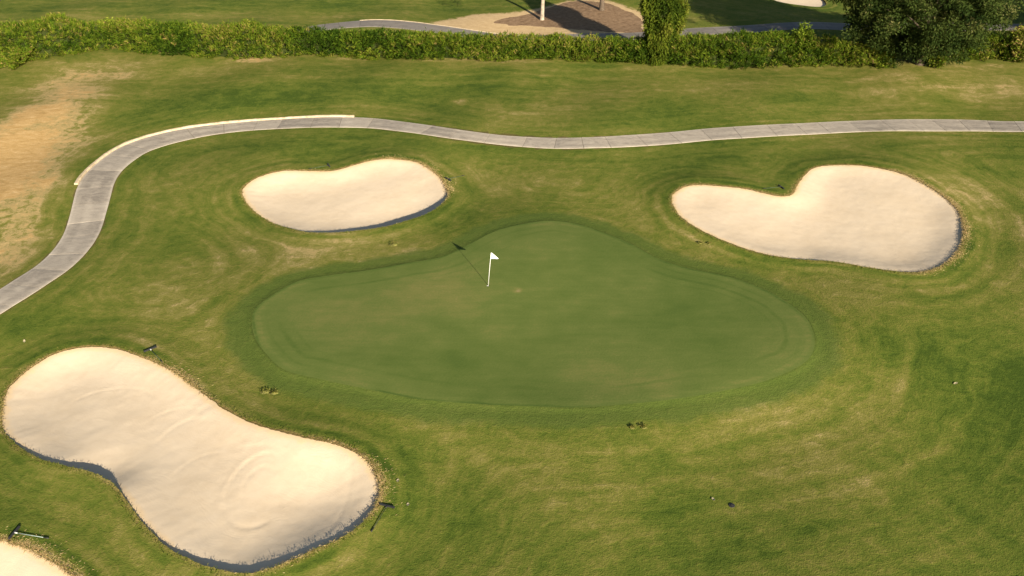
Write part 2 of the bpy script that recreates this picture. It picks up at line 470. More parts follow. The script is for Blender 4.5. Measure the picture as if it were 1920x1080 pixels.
def concrete_material(name, lo, hi):
    m, nt, b = new_mat(name); g = N(nt)
    P = g.pos(); P2 = P
    rnd = g.node('ShaderNodeObjectInfo').outputs['Random']
    across = g.attr('across')
    big = g.noise(P2, .45, 5, .65, .8); mid = g.noise(g.scale(P2, (1, 2.2, 1)), 1.5, 5, .72, .8); fine = g.noise(P2, 16, 3, .7)
    t = g.math('ADD', g.math('MULTIPLY', big, .62), g.math('ADD', g.math('MULTIPLY', mid, .55), g.math('MULTIPLY', fine, .22)))
    t = g.math('ADD', t, g.math('MULTIPLY_ADD', rnd, .16, -.27))
    for c_ in (.27, .73):
        w_ = g.math('SUBTRACT', 1.0, g.step(g.math('ABSOLUTE', g.math('SUBTRACT', across, c_)), .04, .17))
        t = g.math('MULTIPLY_ADD', g.math('MULTIPLY', w_, g.step(big, .40, .62)), -.13, t)
    edge = g.step(g.math('ADD', g.math('ABSOLUTE', g.math('MULTIPLY_ADD', across, 2.0, -1.0)), g.math('MULTIPLY_ADD', mid, .16, -.08)), .80, .97)
    t = g.math('MULTIPLY_ADD', edge, .20, t)
    col = g.ramp(t, [(.25, lo), (.50, tuple((a + c) / 2 for a, c in zip(lo, hi))), (.85, hi)])
    nt.links.new(col, b.inputs['Base Color'])
    nt.links.new(g.bump(g.math('ADD', mid, fine), .25, .02), b.inputs['Normal'])
    return m

def noisy(name, c0, c1, scale=6.0, rough=.85, bump=.3, bd=.02, spec=.15):
    m, nt, b = new_mat(name); g = N(nt)
    co = g.node('ShaderNodeTexCoord').outputs['Object']
    n = g.noise(co, scale, 4, .65)
    nt.links.new(g.ramp(n, [(.3, c0), (.7, c1)]), b.inputs['Base Color'])
    nt.links.new(g.bump(n, bump, bd), b.inputs['Normal'])
    b.inputs['Roughness'].default_value = rough; b.inputs['Specular IOR Level'].default_value = spec
    return m

def leaf_material(name, stops, trans=.25):
    m = bpy.data.materials.new(name); m.use_nodes = True; nt = m.node_tree
    nt.nodes.remove(nt.nodes['Principled BSDF']); g = N(nt)
    col = g.ramp(g.attr('tint'), stops)
    d = g.node('ShaderNodeBsdfDiffuse'); t = g.node('ShaderNodeBsdfTranslucent');
    nt.links.new(col, d.inputs[0]); nt.links.new(col, t.inputs[0])
    mx = g.node('ShaderNodeMixShader'); mx.inputs[0].default_value = trans
    nt.links.new(d.outputs[0], mx.inputs[1]); nt.links.new(t.outputs[0], mx.inputs[2])
    nt.links.new(mx.outputs[0], nt.nodes['Material Output'].inputs['Surface'])
    return m

M_GRASS, M_GREEN, M_SAND = grass_material(), green_material(), sand_material()
M_SOIL = noisy('turf_lip_soil', (.050, .048, .016), (.115, .085, .035), 9, 1.0, .6, .03, .05)
M_CONC = concrete_material('path_concrete', (.145, .126, .104), (.44, .385, .310))
M_CONC2 = concrete_material('far_path_concrete', (.10, .090, .082), (.23, .205, .175))
M_KERB = noisy('kerb_concrete', (.32, .25, .155), (.58, .47, .32), 3.0, .95, .5, .03)
M_MULCH = noisy('mulch', (.125, .080, .046), (.235, .158, .096), 2.2, 1.0, .9, .08, .05)
M_HEDGE = leaf_material('hedge_leaves', [(0, (.016, .036, .004)), (.3, (.046, .084, .008)), (.6, (.092, .136, .011)), (.8, (.150, .176, .018)), (1, (.22, .16, .055))])
M_TREE = leaf_material('tree_leaves', [(0, (.012, .023, .006)), (.45, (.032, .050, .011)), (.8, (.064, .080, .019)), (1, (.13, .125, .045))], .18)
M_COLUMN = leaf_material('column_leaves', [(0, (.020, .038, .005)), (.4, (.056, .086, .009)), (.8, (.115, .138, .014)), (1, (.165, .165, .03))], .22)
M_BRIGHT = leaf_material('bright_leaves', [(0, (.07, .11, .012)), (.5, (.15, .20, .018)), (1, (.26, .28, .045))], .3)
M_STRAW = leaf_material('straw_blades', [(0, (.15, .10, .035)), (.5, (.32, .235, .10)), (1, (.50, .39, .20))], .2)
M_BLADE = leaf_material('edge_blades', [(0, (.038, .066, .009)), (.5, (.085, .108, .016)), (1, (.17, .145, .04))], .2)
M_TWIG = noisy('hedge_twigs', (.016, .024, .006), (.034, .042, .011), 3.0, 1.0, .8, .1, .02)
M_BARK_PALE = noisy('pale_bark', (.16, .13, .095), (.40, .34, .265), 2.5, .9, .5, .03)
M_BARK = noisy('dark_bark', (.055, .042, .030), (.125, .095, .068), 6.0, .95, .8, .04)
M_WHITE = noisy('white_paint', (.76, .75, .72), (.82, .81, .78), 8.0, .45, .05, .002, .4)
M_FLAG = noisy('flag_cloth', (.78, .78, .77), (.84, .84, .83), 20.0, .8, .1, .002, .1)
M_BLACK = noisy('black_plastic', (.012, .012, .013), (.030, .030, .030), 20.0, .6, .1, .002, .3)
M_HGREEN = noisy('green_handle', (.045, .075, .040), (.075, .105, .055), 9.0, .5, .1, .001, .3)
M_HPALE = noisy('pale_handle', (.17, .22, .22), (.28, .33, .32), 9.0, .4, .1, .001, .4)
M_PVC = noisy('pale_socket', (.40, .40, .38), (.50, .50, .48), 9.0, .5, .1, .001, .4)
M_DRYLEAF = noisy('dry_leaf', (.26, .22, .12), (.40, .35, .22), 9.0, .8, .1, .002)
M_CLOD = noisy('turf_clod', (.030, .034, .012), (.20, .19, .055), 9.0, 1.0, .8, .03, .02)

# ------------------------------------------------------------------ the ground sheet, cut by one triangulation into rough, green, mulch bed and bunker holes
def grid_points():
    out = []
    y = 17.0
    while y < 118:
        sx = .0062 * y + .02
        w = y * .62 + 6
        xs = np.arange(-w, w, sx)
        out.append(np.stack([xs + (rng.random(len(xs)) - .5) * sx * .6, np.full(len(xs), y) + (rng.random(len(xs)) - .5) * sx * .6], -1))
        y += sx * .95
    P = np.concatenate(out)
    ex = []
    for r in (1.06, 1.12, 1.25, 1.5, 2, 3, 5, 9, 16, 30):
        t = np.linspace(0, 2 * np.pi, 90, endpoint=False)
        ex.append(np.stack([np.cos(t) * 82 * r * 1.15, 62 + np.sin(t) * 64 * r * 1.15], -1))
    E = np.concatenate(ex)
    gx, gy = np.meshgrid(np.arange(-100, 100, 3.0), np.arange(-25, 150, 3.0))
    Gx = np.stack([gx.ravel(), gy.ravel()], -1)
    keep = (Gx[:, 1] < 16) | (Gx[:, 1] > 119) | (np.abs(Gx[:, 0]) > Gx[:, 1] * .62 + 7)
    return np.concatenate([P, Gx[keep], E])
loops = {'green': GREEN, 'mulch': MULCH, 'cup': cup_ring, **BUNK}
GP = grid_points()
ok = np.ones(len(GP), bool)
for k, L in loops.items():
    d = sdf(GP, L, 2.0)
    ok &= np.abs(d) > (.06 if k != 'cup' else .03)
    if k in BUNK: ok &= d > 0
GP = GP[ok]
pts = GP.tolist(); edges = []
for L in loops.values():
    n0 = len(pts); pts += L.tolist(); m = len(L)
    edges += [(n0 + i, n0 + (i + 1) % m) for i in range(m)]
res = delaunay_2d_cdt([Vector(p) for p in pts], edges, [], 0, 1e-5, False)
V2 = np.array([tuple(v) for v in res[0]]); T = np.array([list(f) for f in res[2]])
cen = V2[T].mean(1)
a_, b_, c_ = V2[T[:, 0]], V2[T[:, 1]], V2[T[:, 2]]
flip = ((b_ - a_)[:, 0] * (c_ - a_)[:, 1] - (b_ - a_)[:, 1] * (c_ - a_)[:, 0]) < 0
T[flip] = T[flip][:, ::-1]
where = np.zeros(len(T), int)                     # 0 rough, 1 green, 2 mulch, 9 hole
for k, L in loops.items():
    lo, hi = L.min(0), L.max(0)
    mk = np.where(((cen >= lo) & (cen <= hi)).all(1))[0]
    i = mk[inside(cen[mk], L)]
    where[i] = 1 if k == 'green' else 2 if k == 'mulch' else 9

Z = ground_h(V2)
sdb = np.full(len(V2), 99.)
for L in BUNK.values(): sdb = np.minimum(sdb, sdf(V2, L))
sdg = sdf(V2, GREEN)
sd_path = np.minimum(np.minimum(dist(V2, PO, False), dist(V2, PI_, False)), dist(V2, PC, False))
sd_path = np.where(dist(V2, PC, False) < 1.2, 0, sd_path)
sd_far = dist(V2, FAR_EDGE, False)
sd_bare = sdf(V2, BARE)
# the collar drops a little from the putting surface
Z = Z - .05 * smooth(0, .35, sdg) * smooth(6, 2, sdg)
STRAW = {'A': [(708, 900, 75, 1.0), (706, 945, 40, .8), (345, 705, 55, .9), (300, 685, 45, .5), (8, 770, 40, .5), (60, 690, 60, .25), (640, 835, 50, .3), (560, 1045, 120, .35)],
         'B': [(735, 297, 70, .9), (800, 312, 45, 1.0), (832, 345, 26, 1.0), (600, 320, 90, .35), (460, 370, 40, .2)],
         'C': [(1720, 338, 60, .8), (1780, 378, 50, 1.0), (1806, 430, 60, 1.0), (1790, 480, 45, 1.0), (1740, 508, 45, .7), (1300, 347, 60, .5), (1440, 363, 60, .5), (1490, 352, 25, .35)],
         'D': [(60, 1035, 140, 1.0), (0, 1015, 60, .7), (130, 1080, 60, .9)], 'E': []}
# hand-placed drier (+) and lusher (-) turf: photo position, radii in photo pixels, amount
PATCH = [(0, 330, 100, 150, 1.05), (75, 225, 45, 55, .40), (110, 150, 70, 40, .14), (15, 355, 100, 24, .5), (50, 290, 60, 24, .40), (30, 420, 60, 50, .45), (60, 230, 50, 40, .20), (10, 490, 55, 60, .55), (-60, 300, 110, 170, .45), (130, 130, 110, 36, .26), (90, 190, 60, 45, .26), (75, 215, 14, 8, .4), (50, 340, 50, 8, .4),
         (260, 125, 110, 26, .20), (340, 140, 140, 30, .22), (450, 130, 200, 22, .16), (860, 190, 14, 5, .75), (925, 200, 16, 5, .5), (930, 235, 25, 12, .28), (1150, 170, 130, 20, .22),
         (1760, 165, 260, 26, .36), (1860, 125, 110, 12, .50), (1700, 140, 120, 16, .26), (1560, 222, 80, 8, .30), (470, 114, 40, 5, .7), (690, 108, 140, 4, .3), (900, 114, 120, 4, .45), (1230, 125, 90, 5, .25),
         (700, 480, 300, 40, .30), (470, 470, 160, 70, .24), (330, 560, 130, 60, .24), (560, 440, 170, 22, .22), (360, 640, 90, 50, .24), (440, 690, 70, 60, .20), (560, 770, 130, 26, .22),
         (760, 800, 160, 22, .16), (960, 330, 120, 40, .18), (1080, 340, 140, 40, .16), (1210, 390, 90, 40, .18), (1300, 470, 120, 30, .18), (1480, 530, 140, 30, .26), (1620, 570, 100, 40, .20),
         (1840, 370, 70, 90, .26), (1870, 440, 60, 120, .20), (1330, 770, 150, 34, .22), (1450, 760, 90, 30, .20), (1680, 740, 110, 50, .20), (1620, 800, 130, 60, .12), (930, 880, 150, 40, .12),
         (1180, 900, 200, 50, .10), (160, 930, 90, 50, .08), (250, 1010, 80, 40, .10), (845, 352, 9, 6, .8), (1130, 800, 120, 10, .1),
         (480, 160, 260, 26, -.16), (700, 180, 300, 30, -.14), (300, 210, 90, 28, -.20), (1200, 200, 220, 20, -.12), (250, 330, 90, 60, -.10), (330, 430, 110, 60, -.12), (420, 280, 160, 26, -.12),
         (900, 280, 200, 20, -.14), (1060, 300, 300, 16, -.10), (1400, 300, 160, 30, -.14), (60, 620, 120, 30, -.12), (1700, 640, 110, 70, -.14), (1870, 620, 90, 110, -.22), (1830, 720, 120, 60, -.12),
         (1800, 950, 160, 160, -.12), (1500, 1020, 240, 70, -.12), (1100, 1040, 300, 60, -.10), (800, 960, 120, 90, -.10), (730, 890, 50, 60, -.10), (30, 960, 60, 40, -.12), (1240, 870, 140, 30, -.05),
         (1160, 430, 150, 30, -.16), (1340, 500, 80, 20, -.08), (1000, 800, 180, 14, -.06), (1600, 290, 60, 10, -.2),
         (300, 15, 500, 18, -.08), (560, 8, 240, 14, -.16), (400, 32, 260, 6, .12), (1380, 30, 80, 26, .06)]
PATCH_GREEN = [(660, 590, 130, 45, .28), (640, 640, 90, 26, .24), (800, 560, 150, 50, .22), (1200, 580, 160, 40, .12), (720, 530, 200, 26, .10), (970, 550, 7, 3, .7), (1260, 640, 200, 60, .05),
               (1330, 590, 130, 45, -.18), (1040, 600, 200, 40, -.10), (1080, 460, 150, 40, -.08), (760, 680, 160, 30, -.08), (1100, 710, 300, 26, .06), (1470, 660, 60, 50, .10), (560, 600, 70, 60, -.04)]
dry = np.zeros(len(V2)); dryg = np.zeros(len(V2))
P3 = np.concatenate([V2, Z[:, None]], 1)
def patch_sum(L):
    s = np.zeros(len(V2))
    for px, py, rx, ry, a in L:
        c = at0(px, py); ex = abs(at0(px + rx, py)[0] - c[0]); ey = abs(at0(px, py - ry)[1] - at0(px, py + ry)[1]) / 2
        q = ((V2[:, 0] - c[0]) / ex) ** 2 + ((V2[:, 1] - c[1]) / ey) ** 2
        s += a * (.72 if .15 < a < .36 else 1.0) * np.exp(-q * 1.1)
    return s
edgy = .30 + 1.35 * fbm(V2[:, 0] * .5, V2[:, 1] * .5, 4)
straw_m = np.zeros(len(V2))
for k, L in STRAW.items():
    for px, py, rr, am in L:
        c = at0(px, py); ex = abs(at0(px + rr, py)[0] - c[0])
        straw_m = np.maximum(straw_m, am * np.exp(-((V2 - c) ** 2).sum(1) / ex ** 2))
dry = patch_sum(PATCH) * edgy + .9 * straw_m * smooth(.55, .05, sdb + (edgy - 1) * .5) * np.where(np.arange(len(V2)) >= 0, .8, 1)
dryg = patch_sum(PATCH_GREEN) * edgy
k_ = 1.3
flow = -np.log(np.exp(-np.maximum(sdb, 0) / k_) + np.exp(-np.maximum(sdg, 0) / k_) + np.exp(-np.maximum(sd_path + 1.0, 0) / k_) + np.exp(-np.abs(V2[:, 1] - 86) / 2 / k_) + 1e-6) * k_
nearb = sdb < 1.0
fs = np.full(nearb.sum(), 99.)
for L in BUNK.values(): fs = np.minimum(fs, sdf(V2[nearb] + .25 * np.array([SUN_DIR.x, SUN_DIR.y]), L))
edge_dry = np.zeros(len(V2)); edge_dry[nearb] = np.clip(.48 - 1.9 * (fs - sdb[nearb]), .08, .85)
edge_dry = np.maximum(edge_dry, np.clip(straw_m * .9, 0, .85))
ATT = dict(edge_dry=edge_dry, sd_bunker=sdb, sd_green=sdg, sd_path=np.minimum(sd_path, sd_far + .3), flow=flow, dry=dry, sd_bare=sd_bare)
def piece(name, sel, mat, attrs):
    F = T[sel]; u, inv = np.unique(F, return_inverse=True)
    return np_mesh(name, P3[u], inv.reshape(F.shape), mat, None, True, {k: v[u] for k, v in attrs.items()})
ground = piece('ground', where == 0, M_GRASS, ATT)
tag(ground, 'mown golf rough with olive green and straw coloured streaks', kind='structure')
green = piece('putting_green', where == 1, M_GREEN, dict(sd_green=sdg, dry=dryg))
tag(green, 'smooth closely mown putting green in the middle with the white flag', kind='structure')
mulch = piece('mulch_bed', where == 2, M_MULCH, dict(sd_green=sdg))
tag(mulch, 'brown mulch bed under the pale trunk beyond the hedge', kind='structure')

# ------------------------------------------------------------------ bunkers: bowls of sand below an undercut lip of turf
SPEC = {   # how far the sand lies below the turf: back edge, front edge, and local extra depth (photo pixel, radius m, m)
 'A': (.05, .13, .30, [(175, 880, 1.5, .36), (60, 850, 1.4, .12), (400, 1060, 2.2, .11), (690, 965, 1.0, .03)]),
 'B': (.04, .26, .26, [(770, 412, 2.6, .26), (825, 388, 1.6, .12), (650, 434, 2, .08)]),
 'C': (.04, .08, .22, [(1805, 430, 1.2, .05), (1515, 486, 1.2, .12), (1680, 508, 2.0, .03)]),
 'D': (.03, .20, .25, []),
 'E': (.04, .20, .20, [])}
LABEL = {'A': 'large kidney shaped sand bunker with rake circles in front of the green',
         'B': 'small bean shaped sand bunker between the bend of the cart path and the green',
         'C': 'wide sand bunker with a deep notch in its back edge right of the green',
         'D': 'sand bunker cut off by the lower left corner with a rake above it',
         'E': 'far sand bunker beyond the hedge left of the big dark tree'}
sun2 = np.array([SUN_DIR.x, SUN_DIR.y]); sun2 /= np.linalg.norm(sun2)
for k, L in BUNK.items():
    lo, hi = L.min(0), L.max(0)
    stp = .11 if k in 'ABC' else .16 if k == 'D' else .5
    gx, gy = np.meshgrid(np.arange(lo[0], hi[0], stp), np.arange(lo[1], hi[1], stp))
    Q = np.stack([gx.ravel(), gy.ravel()], -1); Q = Q + (rng.random(Q.shape) - .5) * stp * .5
    Q = Q[inside(Q, L)]; Q = Q[dist(Q, L, True) > .05]
    n0 = len(Q); m = len(L)
    r = delaunay_2d_cdt([Vector(p) for p in Q.tolist() + L.tolist()], [(n0 + i, n0 + (i + 1) % m) for i in range(m)], [], 1, 1e-5, False)
    W = np.array([tuple(v) for v in r[0]]); F = np.array([list(f) for f in r[2]])
    a, b, c = W[F[:, 0]], W[F[:, 1]], W[F[:, 2]]
    fl = ((b - a)[:, 0] * (c - a)[:, 1] - (b - a)[:, 1] * (c - a)[:, 0]) < 0
    F[fl] = F[fl][:, ::-1]
    F = F[inside(W[F].mean(1), L)]
    back, front, bowl, extra = SPEC[k]
    def lip(X):
        e = X - L.mean(0); R = np.abs((L - L.mean(0)) @ sun2).max()
        s = (e @ sun2) / R
        v = back + (front - back) * smooth(-.15, .85, s)
        for px, py, rr, am in extra:
            c0 = at(px, py)[0]; v = v + am * np.exp(-((X - c0) ** 2).sum(1) / rr ** 2)
        return v
    d = dist(W, L, True)
    h = ground_h(W) - lip(W) - bowl * (1 - np.exp(-(d / 1.5) ** 1.4))
    h += (fbm(W[:, 0] * .9, W[:, 1] * .9, 3) - .44) * .032 * smooth(0, .8, d) + (fbm(W[:, 0] * 3.1, W[:, 1] * 3.1, 3) - .44) * .012 * smooth(0, .5, d)
    if k == 'A':
        c0 = at(560, 925)[0]; h -= .20 * np.exp(-((W - c0) ** 2).sum(1) / 2.0 ** 2) * smooth(0, 1.2, d)
    if k == 'A':                                   # circles and passes left by the rake
        for (px, py, rx, ry, am, wd, lo_, hi_) in ((480, 905, 58, 62, .030, .11, 60, 330), (482, 900, 30, 36, .020, .09, 40, 240), (560, 900, 95, 120, .018, .12, -80, 30), (430, 960, 150, 130, .014, .12, 20, 110),
                                               (200, 760, 90, 40, .018, .10, 20, 170), (330, 850, 60, 70, .018, .10, 60, 160), (380, 900, 70, 60, .014, .10, 80, 170), (330, 790, 60, 30, .014, .1, 40, 170), (90, 775, 70, 60, .012, .12, 180, 300)):
            c0 = at(px, py)[0]; ex = abs(at(px + rx, py)[0][0] - c0[0]); ey = abs(at(px, py - ry)[0][1] - c0[1])
            q = (W - c0) / (ex, ey); rad = np.linalg.norm(q, axis=1); ang = np.degrees(np.arctan2(q[:, 1], q[:, 0])) % 360
            dd = (rad - 1) * min(ex, ey)
            lo2, hi2 = lo_ % 360, hi_ % 360
            arc = ((ang - lo_) % 360) / max((hi_ - lo_), 1); win = smooth(0, .15, arc) * smooth(1, .85, arc) * (arc <= 1)
            h -= am * .45 * win * (np.exp(-(dd / (wd * .75)) ** 2) - .6 * np.exp(-((dd - wd * 1.2) / (wd * .75)) ** 2))
    sand = np_mesh('sand_bunker', np.concatenate([W, h[:, None]], 1), F, M_SAND, None, True, dict(depth_in=d))
    tag(sand, LABEL[k], kind='structure')
    # the lip: turf roots hanging from the grass edge down to the sand, a part of the bunker
    zt = ground_h(L); lp = lip(L)
    ce = np.roll(L, -1, 0) - np.roll(L, 1, 0); nr = np.stack([ce[:, 1], -ce[:, 0]], -1); nr /= np.linalg.norm(nr, axis=1)[:, None]
    sg = np.sign(((L + nr * .05 - L.mean(0)) ** 2).sum(1).mean() - ((L - nr * .05 - L.mean(0)) ** 2).sum(1).mean()); nr *= sg
    rows = [np.concatenate([L, zt[:, None]], 1), np.concatenate([L + nr * (.015 + .02 * rng.random((m, 1))), (zt - lp * .5)[:, None]], 1), np.concatenate([L + nr * .03, (zt - lp - .10)[:, None]], 1)]
    VV = np.concatenate(rows); FF = []
    i = np.arange(m); j = (i + 1) % m
    for r_ in range(2): FF.append(np.stack([i + r_ * m, i + (r_ + 1) * m, j + (r_ + 1) * m, j + r_ * m], -1))
    np_mesh('turf_lip', VV, np.concatenate(FF), M_SOIL, sand, True)

# ------------------------------------------------------------------ blades: leaf-shaped quads in bulk
def leaf_arrays(P, D, length, width, tint, droop=.0):
    """one folded diamond per leaf: base P, direction D"""
    n = len(P); D = D / np.linalg.norm(D, axis=1)[:, None]
    R = rng.normal(size=(n, 3)); S = np.cross(D, R); S /= np.linalg.norm(S, axis=1)[:, None] + 1e-9
    l = np.asarray(length).reshape(-1, 1) * np.ones((n, 1)); w = np.asarray(width).reshape(-1, 1) * np.ones((n, 1))
    mid = P + D * l * .45
    tip = P + D * l - np.array([0, 0, 1.]) * l * droop
    V = np.stack([P, mid + S * w * .5, tip, mid - S * w * .5], 1).reshape(-1, 3)
    F = np.arange(n * 4).reshape(n, 4)
    return V, F, np.repeat(tint, 4)
def foliage(name, P, D, length, width, tint, mat, parent=None, droop=.1):
    V, F, t = leaf_arrays(np.asarray(P, float), np.asarray(D, float), length, width, tint, droop)
    o = np_mesh(name, V, F, mat, parent, False, dict(tint=np.clip(t, 0, 1)))
    return o
def unit(n):
    v = rng.normal(size=(n, 3)); return v / np.linalg.norm(v, axis=1)[:, None]

# straw and grass blades overhanging the bunker edges
SP_, SD_, SL_, SW_, ST_ = [], [], [], [], []
GP_, GD_, GL_, GT_ = [], [], [], []
for k, L in BUNK.items():
    if k == 'E': continue
    m = len(L); ce = np.roll(L, -1, 0) - np.roll(L, 1, 0); nr = np.stack([ce[:, 1], -ce[:, 0]], -1); nr /= np.linalg.norm(nr, axis=1)[:, None]
    test = inside(L + nr * .1, L); nr[test] *= -1          # outward
    pw = np.zeros(m)
    pxy = np.stack(project(np.concatenate([L, ground_h(L)[:, None]], 1)), -1)
    for px, py, rr, am in STRAW[k]:
        pw = np.maximum(pw, am * np.exp(-((pxy - (px, py)) ** 2).sum(1) / (rr * .75) ** 2))
    reps = rng.poisson(.06 + pw * 40)
    idx = np.repeat(np.arange(m), reps); n = len(idx)
    off = np.where(rng.random(n) < .75, rng.exponential(.08, n) * (.4 + pw[idx] * 2.4), -rng.random(n) * .03)
    p = L[idx] + nr[idx] * off[:, None] + (rng.random((n, 2)) - .5) * .12
    z = ground_h(p)
    dirs = np.concatenate([-nr[idx] * rng.uniform(-.9, 1.3, (n, 1)) + (rng.random((n, 2)) - .5) * 1.4, rng.uniform(.02, .30, (n, 1))], 1)
    SP_.append(np.concatenate([p, z[:, None]], 1)); SD_.append(dirs); SL_.append(rng.uniform(.05, .17, n)); SW_.append(rng.uniform(.008, .022, n)); ST_.append(np.clip(rng.normal(.62, .2, n), 0, 1))
    n = m * 7; idx = rng.integers(0, m, n)
    p = L[idx] + nr[idx] * (rng.random(n) * .30 - .02)[:, None]
    GP_.append(np.concatenate([p, ground_h(p)[:, None]], 1))
    GD_.append(np.concatenate([-nr[idx] * rng.uniform(-.5, .8, (n, 1)) + (rng.random((n, 2)) - .5), rng.uniform(.3, 1.1, (n, 1))], 1)); GL_.append(rng.uniform(.04, .10, n) * (1 + 1.3 * (rng.random(n) < .12))); GT_.append(np.clip(rng.normal(.45, .25, n), 0, 1))
straw = foliage('straw_fringe', np.concatenate(SP_), np.concatenate(SD_), np.concatenate(SL_), np.concatenate(SW_), np.concatenate(ST_), M_STRAW, None, .35)
tag(straw, 'ragged straw coloured dry grass along the bunker edges', 'dry grass', kind='stuff')
edge = foliage('edge_grass', np.concatenate(GP_), np.concatenate(GD_), np.concatenate(GL_), .022, np.concatenate(GT_), M_BLADE, None, .3)
tag(edge, 'short green grass blades overhanging the bunker edges', 'grass', kind='stuff')

# ------------------------------------------------------------------ cart paths of concrete slabs
def path_frame(line):
    d = np.gradient(line, axis=0); d /= np.linalg.norm(d, axis=1)[:, None]
    return d, np.stack([-d[:, 1], d[:, 0]], -1)
L_ = np.concatenate([[0], np.cumsum(np.linalg.norm(np.diff(PC, axis=0), axis=1))])
pd, pn = path_frame(PC)
# half widths to either edge
def cut(line, p, d):
    """where the cross line through p (normal to d) meets an edge line"""
    s = (line - p) @ d; near = ((line - p) ** 2).sum(1) < 16
    s = np.where(near, s, 99); i = np.argmin(np.abs(s)); return line[i]
path = empty('cart_path', (0, 0, 0))
tag(path, 'pale concrete cart path winding round the left bunker and behind the green', kind='structure')
widL = np.array([np.linalg.norm(cut(PO, p, d) - p) for p, d in zip(PC, pd)]); widR = np.array([np.linalg.norm(cut(PI_, p, d) - p) for p, d in zip(PC, pd)])
def sm(a, n=15):
    k = np.ones(n) / n; return np.convolve(np.pad(a, n // 2, mode='edge'), k, 'valid')
widL, widR = sm(np.clip(widL, .8, 2.2)), sm(np.clip(widR, .8, 2.2))
samp = lambda s, arr: np.stack([np.interp(s, L_, arr[:, 0]), np.interp(s, L_, arr[:, 1])], -1)
def slab_mesh(name, s0, s1, line_pt, line_nr, wl, wr, top, mat, parent, nu=9, nv=8, thick=.12):
    s = np.linspace(s0, s1, nv); V = []; ac = []
    for si in s:
        p = line_pt(si); n = line_nr(si)
        for u in np.linspace(-1, 1, nu):
            q = p + n * (wl(si) if u > 0 else wr(si)) * u
            V.append((q[0], q[1])); ac.append((u + 1) / 2)
    V = np.array(V); z = ground_h(V) + top
    # edges eased down 1 cm
    e = np.abs(np.array(ac) * 2 - 1); row = np.repeat(np.arange(nv), nu)
    z = z - .012 * ((e > .99) | (row == 0) | (row == nv - 1))
    A = np.concatenate([V, z[:, None]], 1); n0 = len(A)
    F = []
    for r in range(nv - 1):
        for c in range(nu - 1):
            i = r * nu + c; F.append((i, i + nu, i + nu + 1, i + 1))
    ring = [c for c in range(nu)] + [r * nu + nu - 1 for r in range(1, nv)] + [(nv - 1) * nu + c for c in range(nu - 2, -1, -1)] + [r * nu for r in range(nv - 2, 0, -1)]
    Bv = A[ring].copy(); Bv[:, 2] -= thick
    m = len(ring)
    for i in range(m):
        j = (i + 1) % m; F.append((ring[i], ring[j], n0 + j, n0 + i))
    # orient
    o = np_mesh(name, np.concatenate([A, Bv]), np.array(F), mat, parent, False, dict(across=np.concatenate([ac, np.array(ac)[ring]])))
    me = o.data; me.polygons.foreach_set('use_smooth', [False] * len(me.polygons))
    if me.polygons[0].normal.z < 0: me.flip_normals()
    return o
lp_ = lambda s: samp(np.array([s]), PC)[0]
ln_ = lambda s: (lambda v: v / np.linalg.norm(v))(samp(np.array([s]), pn)[0])
s = 0.3
while s < L_[-1] - 2:
    ln = random.uniform(1.9, 3.0)
    if s + ln > L_[-1]: break
    slab_mesh('slab', s + .012, s + ln - .012, lp_, ln_, lambda q: np.interp(q, L_, widL), lambda q: np.interp(q, L_, widR), .035 + random.uniform(-.004, .004), M_CONC, path)
    s += ln
# kerb along the outer edge of the bend
i0 = int(np.argmin(((PC - at(175, 345)[0]) ** 2).sum(1))); i1 = int(np.argmin(((PC - at(663, 229)[0]) ** 2).sum(1)))
sgn = 1 if ((PC[i0] + pn[i0] - at(147, 347)[0]) ** 2).sum() < ((PC[i0] - pn[i0] - at(147, 347)[0]) ** 2).sum() else -1
WK = widL if sgn > 0 else widR
rows = []
for i in range(i0, i1 + 1):
    e0 = WK[i] + .02; j = .03 * (fbm(np.array([i * .35]), np.array([3.]), 3)[0] - .44)
    for off, z in ((e0, -.05), (e0 + .01, .10 + j), (e0 + .06, .13 + j), (e0 + .20 + j * 3, .13 + j), (e0 + .25 + j * 3, .09 + j), (e0 + .27 + j * 3, -.05)):
        q = PC[i] + pn[i] * sgn * off; rows.append((q[0], q[1], gz(*q) + z))
nk = i1 - i0 + 1; F = []
for i in range(nk - 1):
    for c in range(5): F.append((i * 6 + c, i * 6 + c + 1, (i + 1) * 6 + c + 1, (i + 1) * 6 + c))
F2 = [tuple(range(6)), tuple((nk - 1) * 6 + c for c in range(5, -1, -1))]
kerb = mesh_ob('kerb', rows, F + F2, M_KERB, path)

# the far path behind the hedge
far = empty('far_cart_path', (0, 0, 0))
tag(far, 'grey concrete cart path just beyond the hedge', kind='structure')
Lf = np.concatenate([[0], np.cumsum(np.linalg.norm(np.diff(FAR_EDGE, axis=0), axis=1))])
fd, fn = path_frame(FAR_EDGE)
FC = FAR_EDGE - fn * 1.35
if FC[len(FC) // 2, 1] > FAR_EDGE[len(FC) // 2, 1]: FC = FAR_EDGE + fn * 1.35
fp_ = lambda q: np.array([np.interp(q, Lf, FC[:, 0]), np.interp(q, Lf, FC[:, 1])])
fn_ = lambda q: (lambda v: v / np.linalg.norm(v))(np.array([np.interp(q, Lf, fn[:, 0]), np.interp(q, Lf, fn[:, 1])]))
s = 6.0
while s < Lf[-1] - 4:
    ln = random.uniform(2.2, 3.4)
    slab_mesh('slab', s + .015, s + ln - .015, fp_, fn_, lambda q: 1.35, lambda q: 1.35, .04, M_CONC2, far, 5, 4)
    s += ln
rows = []; ii = [i for i in range(len(FAR_EDGE)) if 14 < Lf[i] < Lf[-1] * .32]
sf = 1 if ((FAR_EDGE[40] + fn[40] - FC[40]) ** 2).sum() > ((FAR_EDGE[40] - fn[40] - FC[40]) ** 2).sum() else -1
